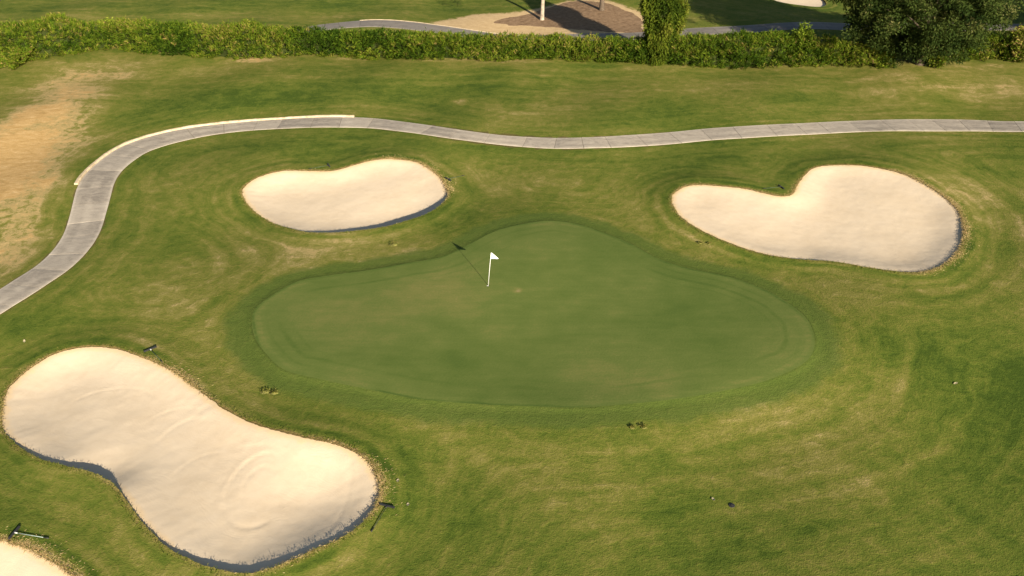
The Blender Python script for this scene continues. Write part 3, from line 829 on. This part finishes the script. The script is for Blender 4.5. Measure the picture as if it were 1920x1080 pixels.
for i in ii:
    for off, z in ((.02, -.05), (.02, .06), (.14, .06), (.16, -.05)):
        q = FAR_EDGE[i] + fn[i] * sf * off; rows.append((q[0], q[1], gz(*q) + z))
F = [(i * 4 + c, i * 4 + c + 1, (i + 1) * 4 + c + 1, (i + 1) * 4 + c) for i in range(len(ii) - 1) for c in range(3)]
mesh_ob('kerb', rows, F + [(0, 1, 2, 3), tuple((len(ii) - 1) * 4 + c for c in (3, 2, 1, 0))], M_KERB, far)

# ------------------------------------------------------------------ hedge
HB = _px([(-160, 150), (-60, 128), (0, 122), (40, 120), (100, 110), (150, 102), (207, 94), (283, 102), (367, 109), (480, 112), (547, 107), (631, 108), (772, 113), (942, 115), (1020, 113), (1127, 117),
          (1208, 122), (1299, 127), (1398, 131), (1477, 127), (1570, 125), (1679, 127), (1748, 125), (1778, 116), (1857, 113), (1916, 118), (2060, 120), (2200, 122)])
HT = _px([(-160, 34), (0, 34), (133, 33), (187, 38), (267, 39), (333, 43), (427, 43), (500, 46), (567, 50), (633, 57), (702, 58), (808, 60), (879, 66), (971, 65), (1031, 65), (1162, 71), (1285, 68),
          (1358, 67), (1418, 66), (1470, 62), (1527, 65), (1540, 69), (1590, 74), (1640, 82), (1700, 84), (1780, 74), (1827, 67), (1877, 60), (1916, 50), (2060, 48), (2200, 48)])
HL = catmull(at(*HB.T), .25, False)
hd, hn = path_frame(HL)
hn = np.where((hn[:, 1] > 0)[:, None], hn, -hn)                # into the hedge, away from the camera
HDEP = 2.0
hpx = project(np.concatenate([HL, ground_h(HL)[:, None]], 1))[0]
def top_height(p, n, px):
    ty = np.interp(px, HT[:, 0], HT[:, 1]); b = p + n * HDEP * .75; g0 = gz(*b)
    x, y, d = ray(px, ty); t = b[1] / y; return CAM_H + d * t - g0
HH = np.array([top_height(p, n, px) for p, n, px in zip(HL, hn, hpx)])
HH = sm(np.clip(HH, 1.2, 3.6), 9)
HZ = ground_h(HL)
def hedge_part(root, i0, i1, dens, seed_off=0, mat=M_HEDGE):
    idx = np.arange(i0, i1); nt_ = int(len(idx) * .25 * dens / 16)
    # tufts of leaves over a lumpy shell: front face, top, back face
    i = rng.integers(i0, i1, nt_); u = rng.random(nt_); face = rng.random(nt_)
    Hh = HH[i] * (1 + .40 * (fbm(i * .12 + seed_off, i * 0 + 5.5, 4) - .44))
    fr = face < .60; tp = (face >= .60) & (face < .88)
    a = np.where(fr, rng.random(nt_) ** .85 * .97, np.where(tp, 1.0, rng.random(nt_)))
    bul = (fbm(i * .20 + seed_off, a * 2.6 + 9, 4) - .44)
    dep = np.where(fr, .10 + np.clip(a - .62, 0, 1) * .8 - bul * 1.2 + rng.exponential(.16, nt_), np.where(tp, rng.random(nt_) * HDEP, HDEP))
    zz = a * Hh - np.where(tp, (np.abs(dep / HDEP - .55) ** 2) * 1.2 + rng.exponential(.10, nt_) - bul * .5, 0) + rng.normal(0, .05, nt_)
    patch = fbm(i * .05 + seed_off, a * .9 + 3, 4)
    tt = .33 + .16 * smooth(300, 1400, hpx[i]) + (patch - .44) * 1.3 + rng.normal(0, .19, nt_) + .08 * (a > .85)
    low = (a < .17) & (fbm(i * .03 + 9, i * 0., 2) > .34)
    tt = np.where(low, .64 + rng.normal(0, .07, nt_), tt)
    tt = np.where((fbm(i * .07 + 40, a * 1.5 + 30, 3) > .60) & (rng.random(nt_) < .20), rng.uniform(.80, .95, nt_), np.clip(tt, 0, .80))
    p0 = HL[i] + hd[i] * ((u - .5) * .25)[:, None] + hn[i] * dep[:, None]; z0 = HZ[i] + np.clip(zz - .12, .0, None)
    out = np.where(fr[:, None], -hn[i], np.where(tp[:, None], hn[i] * 0, hn[i]))
    Dt = np.concatenate([out * rng.uniform(.0, .8, (nt_, 1)) + rng.normal(size=(nt_, 2)) * .35, rng.uniform(.5, 1.3, (nt_, 1))], 1)
    k = 16; n = nt_ * k
    P = np.repeat(np.concatenate([p0, z0[:, None]], 1), k, 0) + rng.normal(size=(n, 3)) * np.array([.10, .10, .09])
    P[:, 2] = np.maximum(P[:, 2], np.repeat(HZ[i], k) + .01)
    D = np.repeat(Dt, k, 0) + rng.normal(size=(n, 3)) * .34
    tint = np.repeat(tt, k) + rng.normal(0, .14, n)
    foliage('foliage', P, D, rng.uniform(.20, .55, n), rng.uniform(.04, .085, n), tint, mat, root, .25)
    # woody inside
    step_ = 2; ks = list(range(i0, i1, step_)) + [i1 - 1]; V = []; F = []
    prof = [(.70, .02), (.66, .42), (.80, .68), (1.05, .76), (1.40, .74), (1.6, .5), (1.65, .02)]
    for kk, q in enumerate(ks):
        for (dp, hh) in prof:
            jx = (vnoise(np.array([q * .9 + dp * 7]), np.array([hh * 9 + dp]))[0] - .5) * .25
            b = HL[q] + hn[q] * (dp + jx); V.append((b[0], b[1], HZ[q] + hh * HH[q] * (1 + jx * .4)))
    w = len(prof)
    for kk in range(len(ks) - 1):
        for c in range(w - 1): F.append((kk * w + c, kk * w + c + 1, (kk + 1) * w + c + 1, (kk + 1) * w + c))
    F += [tuple(range(w)), tuple((len(ks) - 1) * w + c for c in range(w - 1, -1, -1))]
    mesh_ob('branches', V, F, M_TWIG, root)
def at_px(px): return int(np.argmin(np.abs(hpx - px)))
for (a, b, lab, so) in ((-150, 1214, 'long olive green hedge left of the narrow column tree', 0), (1258, 1680, 'bright green hedge between the narrow column tree and the big dark tree', 200),
                        (1758, 2180, 'yellow green hedge running right from the big dark tree', 420)):
    ia, ib = at_px(a), at_px(b); c = HL[(ia + ib) // 2]
    root = empty('hedge', (0, 0, 0)); tag(root, lab, 'hedge', 'hedge running across behind the green')
    hedge_part(root, ia, ib, 1450, so)

# ------------------------------------------------------------------ trees and shrubs
def clump_leaves(centres, radii, per, ln, wd, up=.3, tint0=.45, outward=None, spread=.75):
    P, D, T_ = [], [], []
    for c, r in zip(centres, radii):
        n = int(per * (r ** 2) * rng.uniform(.8, 1.2)) + 6
        v = unit(n); q = rng.random(n) ** .45
        P.append(c + v * (q * r)[:, None] * np.array([1, 1, .8]))
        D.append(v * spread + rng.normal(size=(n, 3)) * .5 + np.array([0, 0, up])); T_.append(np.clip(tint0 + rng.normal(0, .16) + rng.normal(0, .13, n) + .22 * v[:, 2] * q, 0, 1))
    P = np.concatenate(P); n = len(P)
    return P, np.concatenate(D), rng.uniform(ln * .6, ln * 1.3, n), rng.uniform(wd * .7, wd * 1.3, n), np.concatenate(T_)

def limb(mb, a, b, r0, r1, seg=7, bend=.12):
    a, b = Vector(a), Vector(b); n = 5; pts = []; L = (b - a).length
    off = Vector((random.uniform(-1, 1), random.uniform(-1, 1), random.uniform(0, .6))) * L * bend
    for i in range(n):
        t = i / (n - 1); pts.append(a.lerp(b, t) + off * math.sin(math.pi * t))
    mb.tube(pts, [r0 + (r1 - r0) * (i / (n - 1)) for i in range(n)], seg)

def shell_tree(name, label, cat, base, centre, rad, nclump, crad, per, ln, wd, mat, bark, tr, group=None, up=.25, tint0=.45, lean=(0, 0), zmin=0.3, extra=None, shear=0.0):
    root = empty(name, base); tag(root, label, cat, group)
    base = np.array(base, float); c = np.array(centre, float)
    v = unit(nclump); q = rng.random(nclump) ** .33
    q = np.where(rng.random(nclump) < .7, .78 + .22 * q, q)
    cs = c + v * np.array(rad) * (q * (1 + .16 * rng.normal(size=nclump)))[:, None]
    cs[:, 0] += shear * np.maximum(cs[:, 2] - c[2], 0)
    rl = np.hypot(cs[:, 0] - c[0], cs[:, 1] - c[1])
    cs = cs[cs[:, 2] > zmin + (.42 * np.maximum(rl - 2.2, 0) if shear else 0)]
    if extra is not None: cs = np.concatenate([cs, extra - base])
    rs = rng.uniform(*crad, len(cs))
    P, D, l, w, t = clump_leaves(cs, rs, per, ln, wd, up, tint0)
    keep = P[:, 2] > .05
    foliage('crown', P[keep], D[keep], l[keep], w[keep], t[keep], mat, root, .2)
    mb = MB()
    top = (lean[0], lean[1], centre[2] * 1.05)
    mb.tube([(0, 0, -.25), (lean[0] * .02, lean[1] * .02, .12), (lean[0] * .1, lean[1] * .1, .7), (lean[0] * .45, lean[1] * .45, top[2] * .5), top], [tr * 1.5, tr * 1.2, tr, tr * .8, tr * .35], 12)
    mb.build('trunk', bark, root, True)
    lm = MB()
    for j in rng.choice(len(cs), min(26, len(cs)), replace=False):
        e = c + (cs[j] - c) * .72; z0 = np.clip(e[2] * rng.uniform(.35, .75), .6 if zmin < 1 else 2.0, top[2] * .95); f = z0 / top[2]
        limb(lm, (lean[0] * f, lean[1] * f, z0), tuple(e), tr * .32, tr * .06)
    lm.build('limb', bark, root, True)
    return root

# big dark tree standing in the hedge
bt = HL[at_px(1735)] + hn[at_px(1735)] * .9
base = (bt[0], bt[1], gz(*bt))
skirt = np.stack([rng.normal(.4, 1.5, 50), rng.normal(-.1, .7, 50), rng.uniform(.5, 4.5, 50)], -1)
skirt[:, 0] *= .55 + skirt[:, 2] * .28
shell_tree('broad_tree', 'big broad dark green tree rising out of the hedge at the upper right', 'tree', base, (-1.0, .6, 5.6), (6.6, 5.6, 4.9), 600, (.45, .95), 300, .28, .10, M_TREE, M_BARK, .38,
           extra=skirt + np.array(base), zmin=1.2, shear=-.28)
# narrow column tree
ct = HL[at_px(1234)] + hn[at_px(1234)] * 1.0
root = empty('column_tree', (ct[0], ct[1], gz(*ct))); tag(root, 'narrow leafy column tree standing in a gap of the hedge', 'tree')
n = 3400; k = 16; hz = rng.random(n) ** .9 * 11.0
th = rng.random(n) * 2 * np.pi
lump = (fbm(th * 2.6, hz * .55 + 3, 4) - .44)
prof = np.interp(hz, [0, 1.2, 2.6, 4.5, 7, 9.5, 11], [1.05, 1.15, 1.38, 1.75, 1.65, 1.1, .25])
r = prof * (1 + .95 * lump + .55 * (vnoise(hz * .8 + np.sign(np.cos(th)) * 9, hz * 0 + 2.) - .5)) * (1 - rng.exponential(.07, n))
P = np.repeat(np.stack([np.cos(th) * r, np.sin(th) * r * .9, hz], -1), k, 0) + rng.normal(size=(n * k, 3)) * np.array([.10, .10, .16])
D = np.repeat(np.stack([np.cos(th) * rng.uniform(0, .8, n), np.sin(th) * rng.uniform(0, .8, n), rng.uniform(-.9, 1.1, n)], -1), k, 0) + rng.normal(size=(n * k, 3)) * .4
P[:, 2] = np.maximum(P[:, 2], .02)
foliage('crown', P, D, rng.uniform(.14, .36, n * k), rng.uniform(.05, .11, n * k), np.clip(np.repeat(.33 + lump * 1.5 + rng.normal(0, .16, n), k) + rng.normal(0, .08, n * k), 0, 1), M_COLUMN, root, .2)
mb = MB(); mb.tube([(0, 0, -.2), (0, 0, 2), (.05, 0, 6), (0, 0, 10)], [.26, .2, .14, .04], 10); mb.build('trunk', M_BARK, root, True)
inner = MB(); inner.tube([(0, 0, .1), (0, 0, 2), (0, 0, 4.5), (0, 0, 7.5), (0, 0, 10)], [.8, .95, 1.05, .95, .3], 14); inner.build('branches', M_TWIG, root)

# trees beyond the hedge whose trunks or shadows the picture shows
wt = at(1016, 37)[0]
low = np.array([(-2.3, 98.9, 3.5), (-1.5, 98.9, 4.2), (-3.6, 99.4, 3.6), (-.6, 99.2, 5.0)])
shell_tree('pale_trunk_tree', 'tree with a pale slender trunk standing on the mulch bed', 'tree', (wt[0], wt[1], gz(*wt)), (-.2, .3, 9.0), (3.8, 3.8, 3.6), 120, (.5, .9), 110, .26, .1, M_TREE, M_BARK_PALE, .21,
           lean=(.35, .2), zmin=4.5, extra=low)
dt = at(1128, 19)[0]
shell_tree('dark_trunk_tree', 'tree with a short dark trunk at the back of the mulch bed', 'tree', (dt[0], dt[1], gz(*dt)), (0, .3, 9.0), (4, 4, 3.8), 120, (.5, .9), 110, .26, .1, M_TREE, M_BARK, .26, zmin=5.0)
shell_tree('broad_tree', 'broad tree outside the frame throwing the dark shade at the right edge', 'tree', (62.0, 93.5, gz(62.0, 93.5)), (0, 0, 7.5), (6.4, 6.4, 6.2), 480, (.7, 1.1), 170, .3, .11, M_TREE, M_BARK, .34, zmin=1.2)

def shrub(name, label, px, dep, h, w, n, mat, tint0, ln=(.2, .45), z0=0.0, cat='shrub'):
    i = at_px(px); p = HL[i] + hn[i] * dep
    root = empty(name, (p[0], p[1], HZ[i])); tag(root, label, cat)
    ns = 14; P, D = [], []; mb = MB()
    for s_ in range(ns):
        a = random.uniform(0, 2 * math.pi); rr = random.uniform(.2, 1) * w / 2
        tip = Vector((math.cos(a) * rr, math.sin(a) * rr * .7, h * random.uniform(.8, 1.0))); b0 = Vector((math.cos(a) * rr * .3, math.sin(a) * rr * .3, 0))
        mb.tube([b0, b0.lerp(tip, .5) + Vector((0, 0, .1)), tip], [.02, .015, .006], 5)
        m = n // ns; t = rng.random(m) ** .7 * (1 - z0) + z0
        q = np.array(b0)[None] * (1 - t)[:, None] + np.array(tip)[None] * t[:, None] + rng.normal(size=(m, 3)) * .12
        P.append(q); D.append(np.stack([rng.normal(math.cos(a) * .6, .6, m), rng.normal(math.sin(a) * .6 - .3, .6, m), rng.uniform(.1, 1.1, m)], -1))
    mb.build('stems', M_TWIG, root)
    P = np.concatenate(P); P[:, 2] = np.clip(P[:, 2], .05, None); D = np.concatenate(D); m = len(P)
    foliage('foliage', P, D, rng.uniform(*ln, m), rng.uniform(.07, .15, m), np.clip(tint0 + rng.normal(0, .2, m), 0, 1), mat, root, .25)
shrub('leafy_shrub', 'bright yellow green leafy shoots on top of the hedge at the far left', 208, .6, 2.95, 1.3, 420, M_BRIGHT, .62, z0=.52)
shrub('leafy_shrub', 'tall light green shoots sticking up above the hedge left of the big tree', 1502, .8, 3.7, 2.8, 1900, M_BRIGHT, .22, (.18, .4), z0=.25)
shrub('leafy_shrub', 'light green vines with long leaves at the foot of the big dark tree', 1752, -.35, 1.9, 2.8, 1300, M_HEDGE, .62, (.16, .36))
shrub('brown_shrub', 'brownish shrub at the right end of the hedge', 1905, .2, 3.3, 2.4, 2400, M_HEDGE, .86, (.16, .36))
shrub('vine_mound', 'low green vine mound spilling in front of the hedge at the far left', 30, -.9, 1.9, 6.0, 5200, M_HEDGE, .62, (.14, .34))

# ------------------------------------------------------------------ flagstick
f0 = Vector((CUP[0], CUP[1], gz(*CUP)))
fl = empty('flagstick', f0); tag(fl, 'white flagstick with a small white triangular flag standing on the green', 'golf flag')
lean = Vector((.20, 0, 2.12))
MB().tube([(0, 0, -.15), lean * .5, lean], [.013, .012, .010], 10).build('pole', M_WHITE, fl, True)
V, F = [], []; nu, nv = 10, 6
for s_ in (-1, 1):
    for i in range(nu):
        for j in range(nv):
            u = i / (nu - 1); w = j / (nv - 1)
            zt_, zb = 0.0 - u * .36, -.38
            z = zt_ + (zb - zt_) * w
            V.append(lean + Vector((.02 + u * .42 + z * .094, s_ * .004 + .03 * math.sin(u * 5 + w) * u, z)))
for s_ in range(2):
    for i in range(nu - 1):
        for j in range(nv - 1):
            a = s_ * nu * nv + i * nv + j; q = (a, a + nv, a + nv + 1, a + 1); F.append(q if s_ else q[::-1])
mesh_ob('flag', V, F, M_FLAG, fl, True)
mb = MB(); mb.tube([(0, 0, -.18), (0, 0, -.02)], [.066, .066], 16, False); mb.v += [Vector((math.cos(t * math.pi / 8) * .066, math.sin(t * math.pi / 8) * .066, -.18)) for t in range(16)]; mb.f.append(tuple(range(32, 48)))
mb.build('cup', M_WHITE, fl)

# ------------------------------------------------------------------ bunker rakes
def make_rake(hm, sm_=None):
    r = empty('bunker_rake', (0, 0, 0))
    hb = MB().box((0, 0, .06), (.66, .07, .06)); hb.box((0, .03, .045), (.60, .03, .03)); hb.build('head', M_BLACK, r)
    t = MB()
    for i in range(15): t.tube([(-.31 + i * .62 / 14, 0, .035), (-.31 + i * .62 / 14, -.012, -.005)], [.012, .005], 5)
    t.build('tines', M_BLACK, r)
    MB().tube([(0, -.01, .065), (0, -.14, .06)], [.034, .022], 8).build('socket', sm_ or M_PVC, r, True)
    MB().tube([(0, -.12, .06), (0, -1.28, .045)], [.013, .013], 8).build('handle', hm, r, True)
    MB().tube([(0, -1.24, .0455), (0, -1.46, .043)], [.021, .021], 8).build('grip', M_BLACK, r, True)
    return r
protos = {'g': make_rake(M_HGREEN), 'p': make_rake(M_HPALE), 'b': make_rake(M_BLACK, M_BLACK), 'd': make_rake(M_HGREEN, M_BLACK)}
used = set()
def rake(kind, h0, h1, side, label):
    a, b = at3(*h0), at3(*h1); c = (a + b) / 2; d = (b - a); d.z = 0; d.normalize()
    nrm = Vector((-d.y, d.x, 0)); tgt = at3(*side) - c
    # the handle runs along local -Y
    X = d if (Vector((d.y, -d.x, 0))).dot(tgt) > 0 else -d
    rz = math.atan2(X.y, X.x)
    if kind in used:
        r = protos[kind].copy(); COL.objects.link(r)
        for ch in protos[kind].children:
            q = ch.copy(); COL.objects.link(q); q.parent = r
    else: r = protos[kind]; used.add(kind)
    r.location = (c.x, c.y, c.z + .012); r.rotation_euler = (0, 0, rz)
    e = c + Vector((math.sin(rz), -math.cos(rz), 0)) * 1.4
    # follow the slope of the ground along the handle
    r.rotation_euler = (math.atan2(c.z - gz(e.x, e.y), 1.4), 0, rz)
    tag(r, label, 'rake', 'rakes lying beside the bunkers')
rake('p', (19, 1011), (36, 991), (80, 1017), 'black headed rake with a pale handle lying above the corner bunker')
rake('b', (713, 946), (739, 955), (713, 992), 'all black rake lying on the grass at the right end of the large kidney bunker')
rake('g', (272, 660), (292, 653), (305, 684), 'rake with pale socket and green handle behind the large kidney bunker')
rake('d', (613, 306), (620.5, 317), (570, 318), 'rake lying at the top of the small bean shaped bunker in its shallow dip')
rake('d', (834, 333.5), (846, 341), (860, 330), 'rake lying against the straw fringe at the right end of the small bean shaped bunker')
rake('d', (1457, 347.5), (1472, 356.5), (1440, 358), 'rake lying in the notch behind the wide right bunker')

# ------------------------------------------------------------------ small things on the turf
p = at3(1372, 948)
sp = empty('sprinkler_head', p); tag(sp, 'round dark sprinkler head set in the rough at the lower right', 'sprinkler')
MB().tube([(0, 0, -.1), (0, 0, .022), (0, 0, .03)], [.125, .125, .11], 20).build('body', M_BLACK, sp)
MB().tube([(0, 0, .028), (0, 0, .045), (0, 0, .05)], [.062, .062, .05], 16).build('cap', M_BLACK, sp)

def clod(px, py, size, label, pale=True, cat='turf clod'):
    p = at3(px, py); root = empty('turf_clod', p); tag(root, label, cat)
    V, F = [], []; nu, nv = 12, 6
    for i in range(nv + 1):
        ph = i / nv * math.pi / 2
        for j in range(nu):
            t = 2 * math.pi * j / nu; k = 1 + random.uniform(-.28, .28)
            V.append((math.cos(t) * math.cos(ph) * size * k, math.sin(t) * math.cos(ph) * size * .6 * k, -.02 + math.sin(ph) * size * .42 * (1 + random.uniform(-.2, .2))))
    for i in range(nv):
        for j in range(nu): F.append((i * nu + j, i * nu + (j + 1) % nu, (i + 1) * nu + (j + 1) % nu, (i + 1) * nu + j))
    mesh_ob('soil', V, F, M_CLOD, root)
    n = 90; a = rng.random(n) * 6.28; r = np.sqrt(rng.random(n)) * size * 1.15
    P = np.stack([np.cos(a) * r, np.sin(a) * r * .7 + size * .25, np.full(n, .02) + rng.random(n) * size * .3], -1)
    foliage('blades', P, np.stack([rng.normal(0, .6, n), rng.normal(.1, .6, n), rng.uniform(.3, 1, n)], -1), rng.uniform(.05, .12, n), .03, np.clip(rng.normal(.8, .2, n), 0, 1), M_BLADE, root, .3)['kind'] = 'stuff'
clod(1186, 802.5, .11, 'smaller dark turf clod left of its twin below the front edge of the green')
clod(1207, 801.5, .15, 'larger dark turf clod right of its twin below the front edge of the green')
clod(497, 735, .20, 'left yellowish grass tuft between the green and the large kidney bunker', cat='grass tuft')
clod(514, 737, .18, 'right yellowish grass tuft between the green and the large kidney bunker', cat='grass tuft')
clod(738, 459, .24, 'yellowish grass tuft between the small bean bunker and the green', cat='grass tuft')
clod(1313, 456, .10, 'left of two dark clods on the grass bank below the wide right bunker', False)
clod(1330, 457, .09, 'right of two dark clods on the grass bank below the wide right bunker', False)

def dry_leaf(px, py, label):
    p = at3(px, py); c, s_ = math.cos(px), math.sin(px)
    V = [(x * c - y * s_, x * s_ + y * c, z) for x, y, z in ((-.11, 0, .04), (-.03, .06, .05), (.07, .045, .065), (.13, 0, .09), (.06, -.05, .06), (-.04, -.055, .045), (0, 0, .028))]
    V += [(x, y, z - .006) for x, y, z in V]
    F = [(i, (i + 1) % 6, 6) for i in range(6)] + [(7 + (i + 1) % 6, 7 + i, 13) for i in range(6)] + [((i + 1) % 6, i, 7 + i, 7 + (i + 1) % 6) for i in range(6)]
    o = mesh_ob('dry_leaf', V, F, M_DRYLEAF); o.location = p; tag(o, label, 'leaf', 'dry leaves lying on the rough')
dry_leaf(765, 947, 'pale dry leaf on the grass right of the all black rake')
dry_leaf(746, 902, 'pale dry leaf on the grass beside the right end of the large kidney bunker')
dry_leaf(46, 641, 'pale dry leaf on the grass above the back edge of the large kidney bunker')
dry_leaf(1791, 720, 'pale dry leaf on the rough at the right, right of the green')
dry_leaf(1337, 937, 'pale dry leaf on the grass left of the sprinkler head')
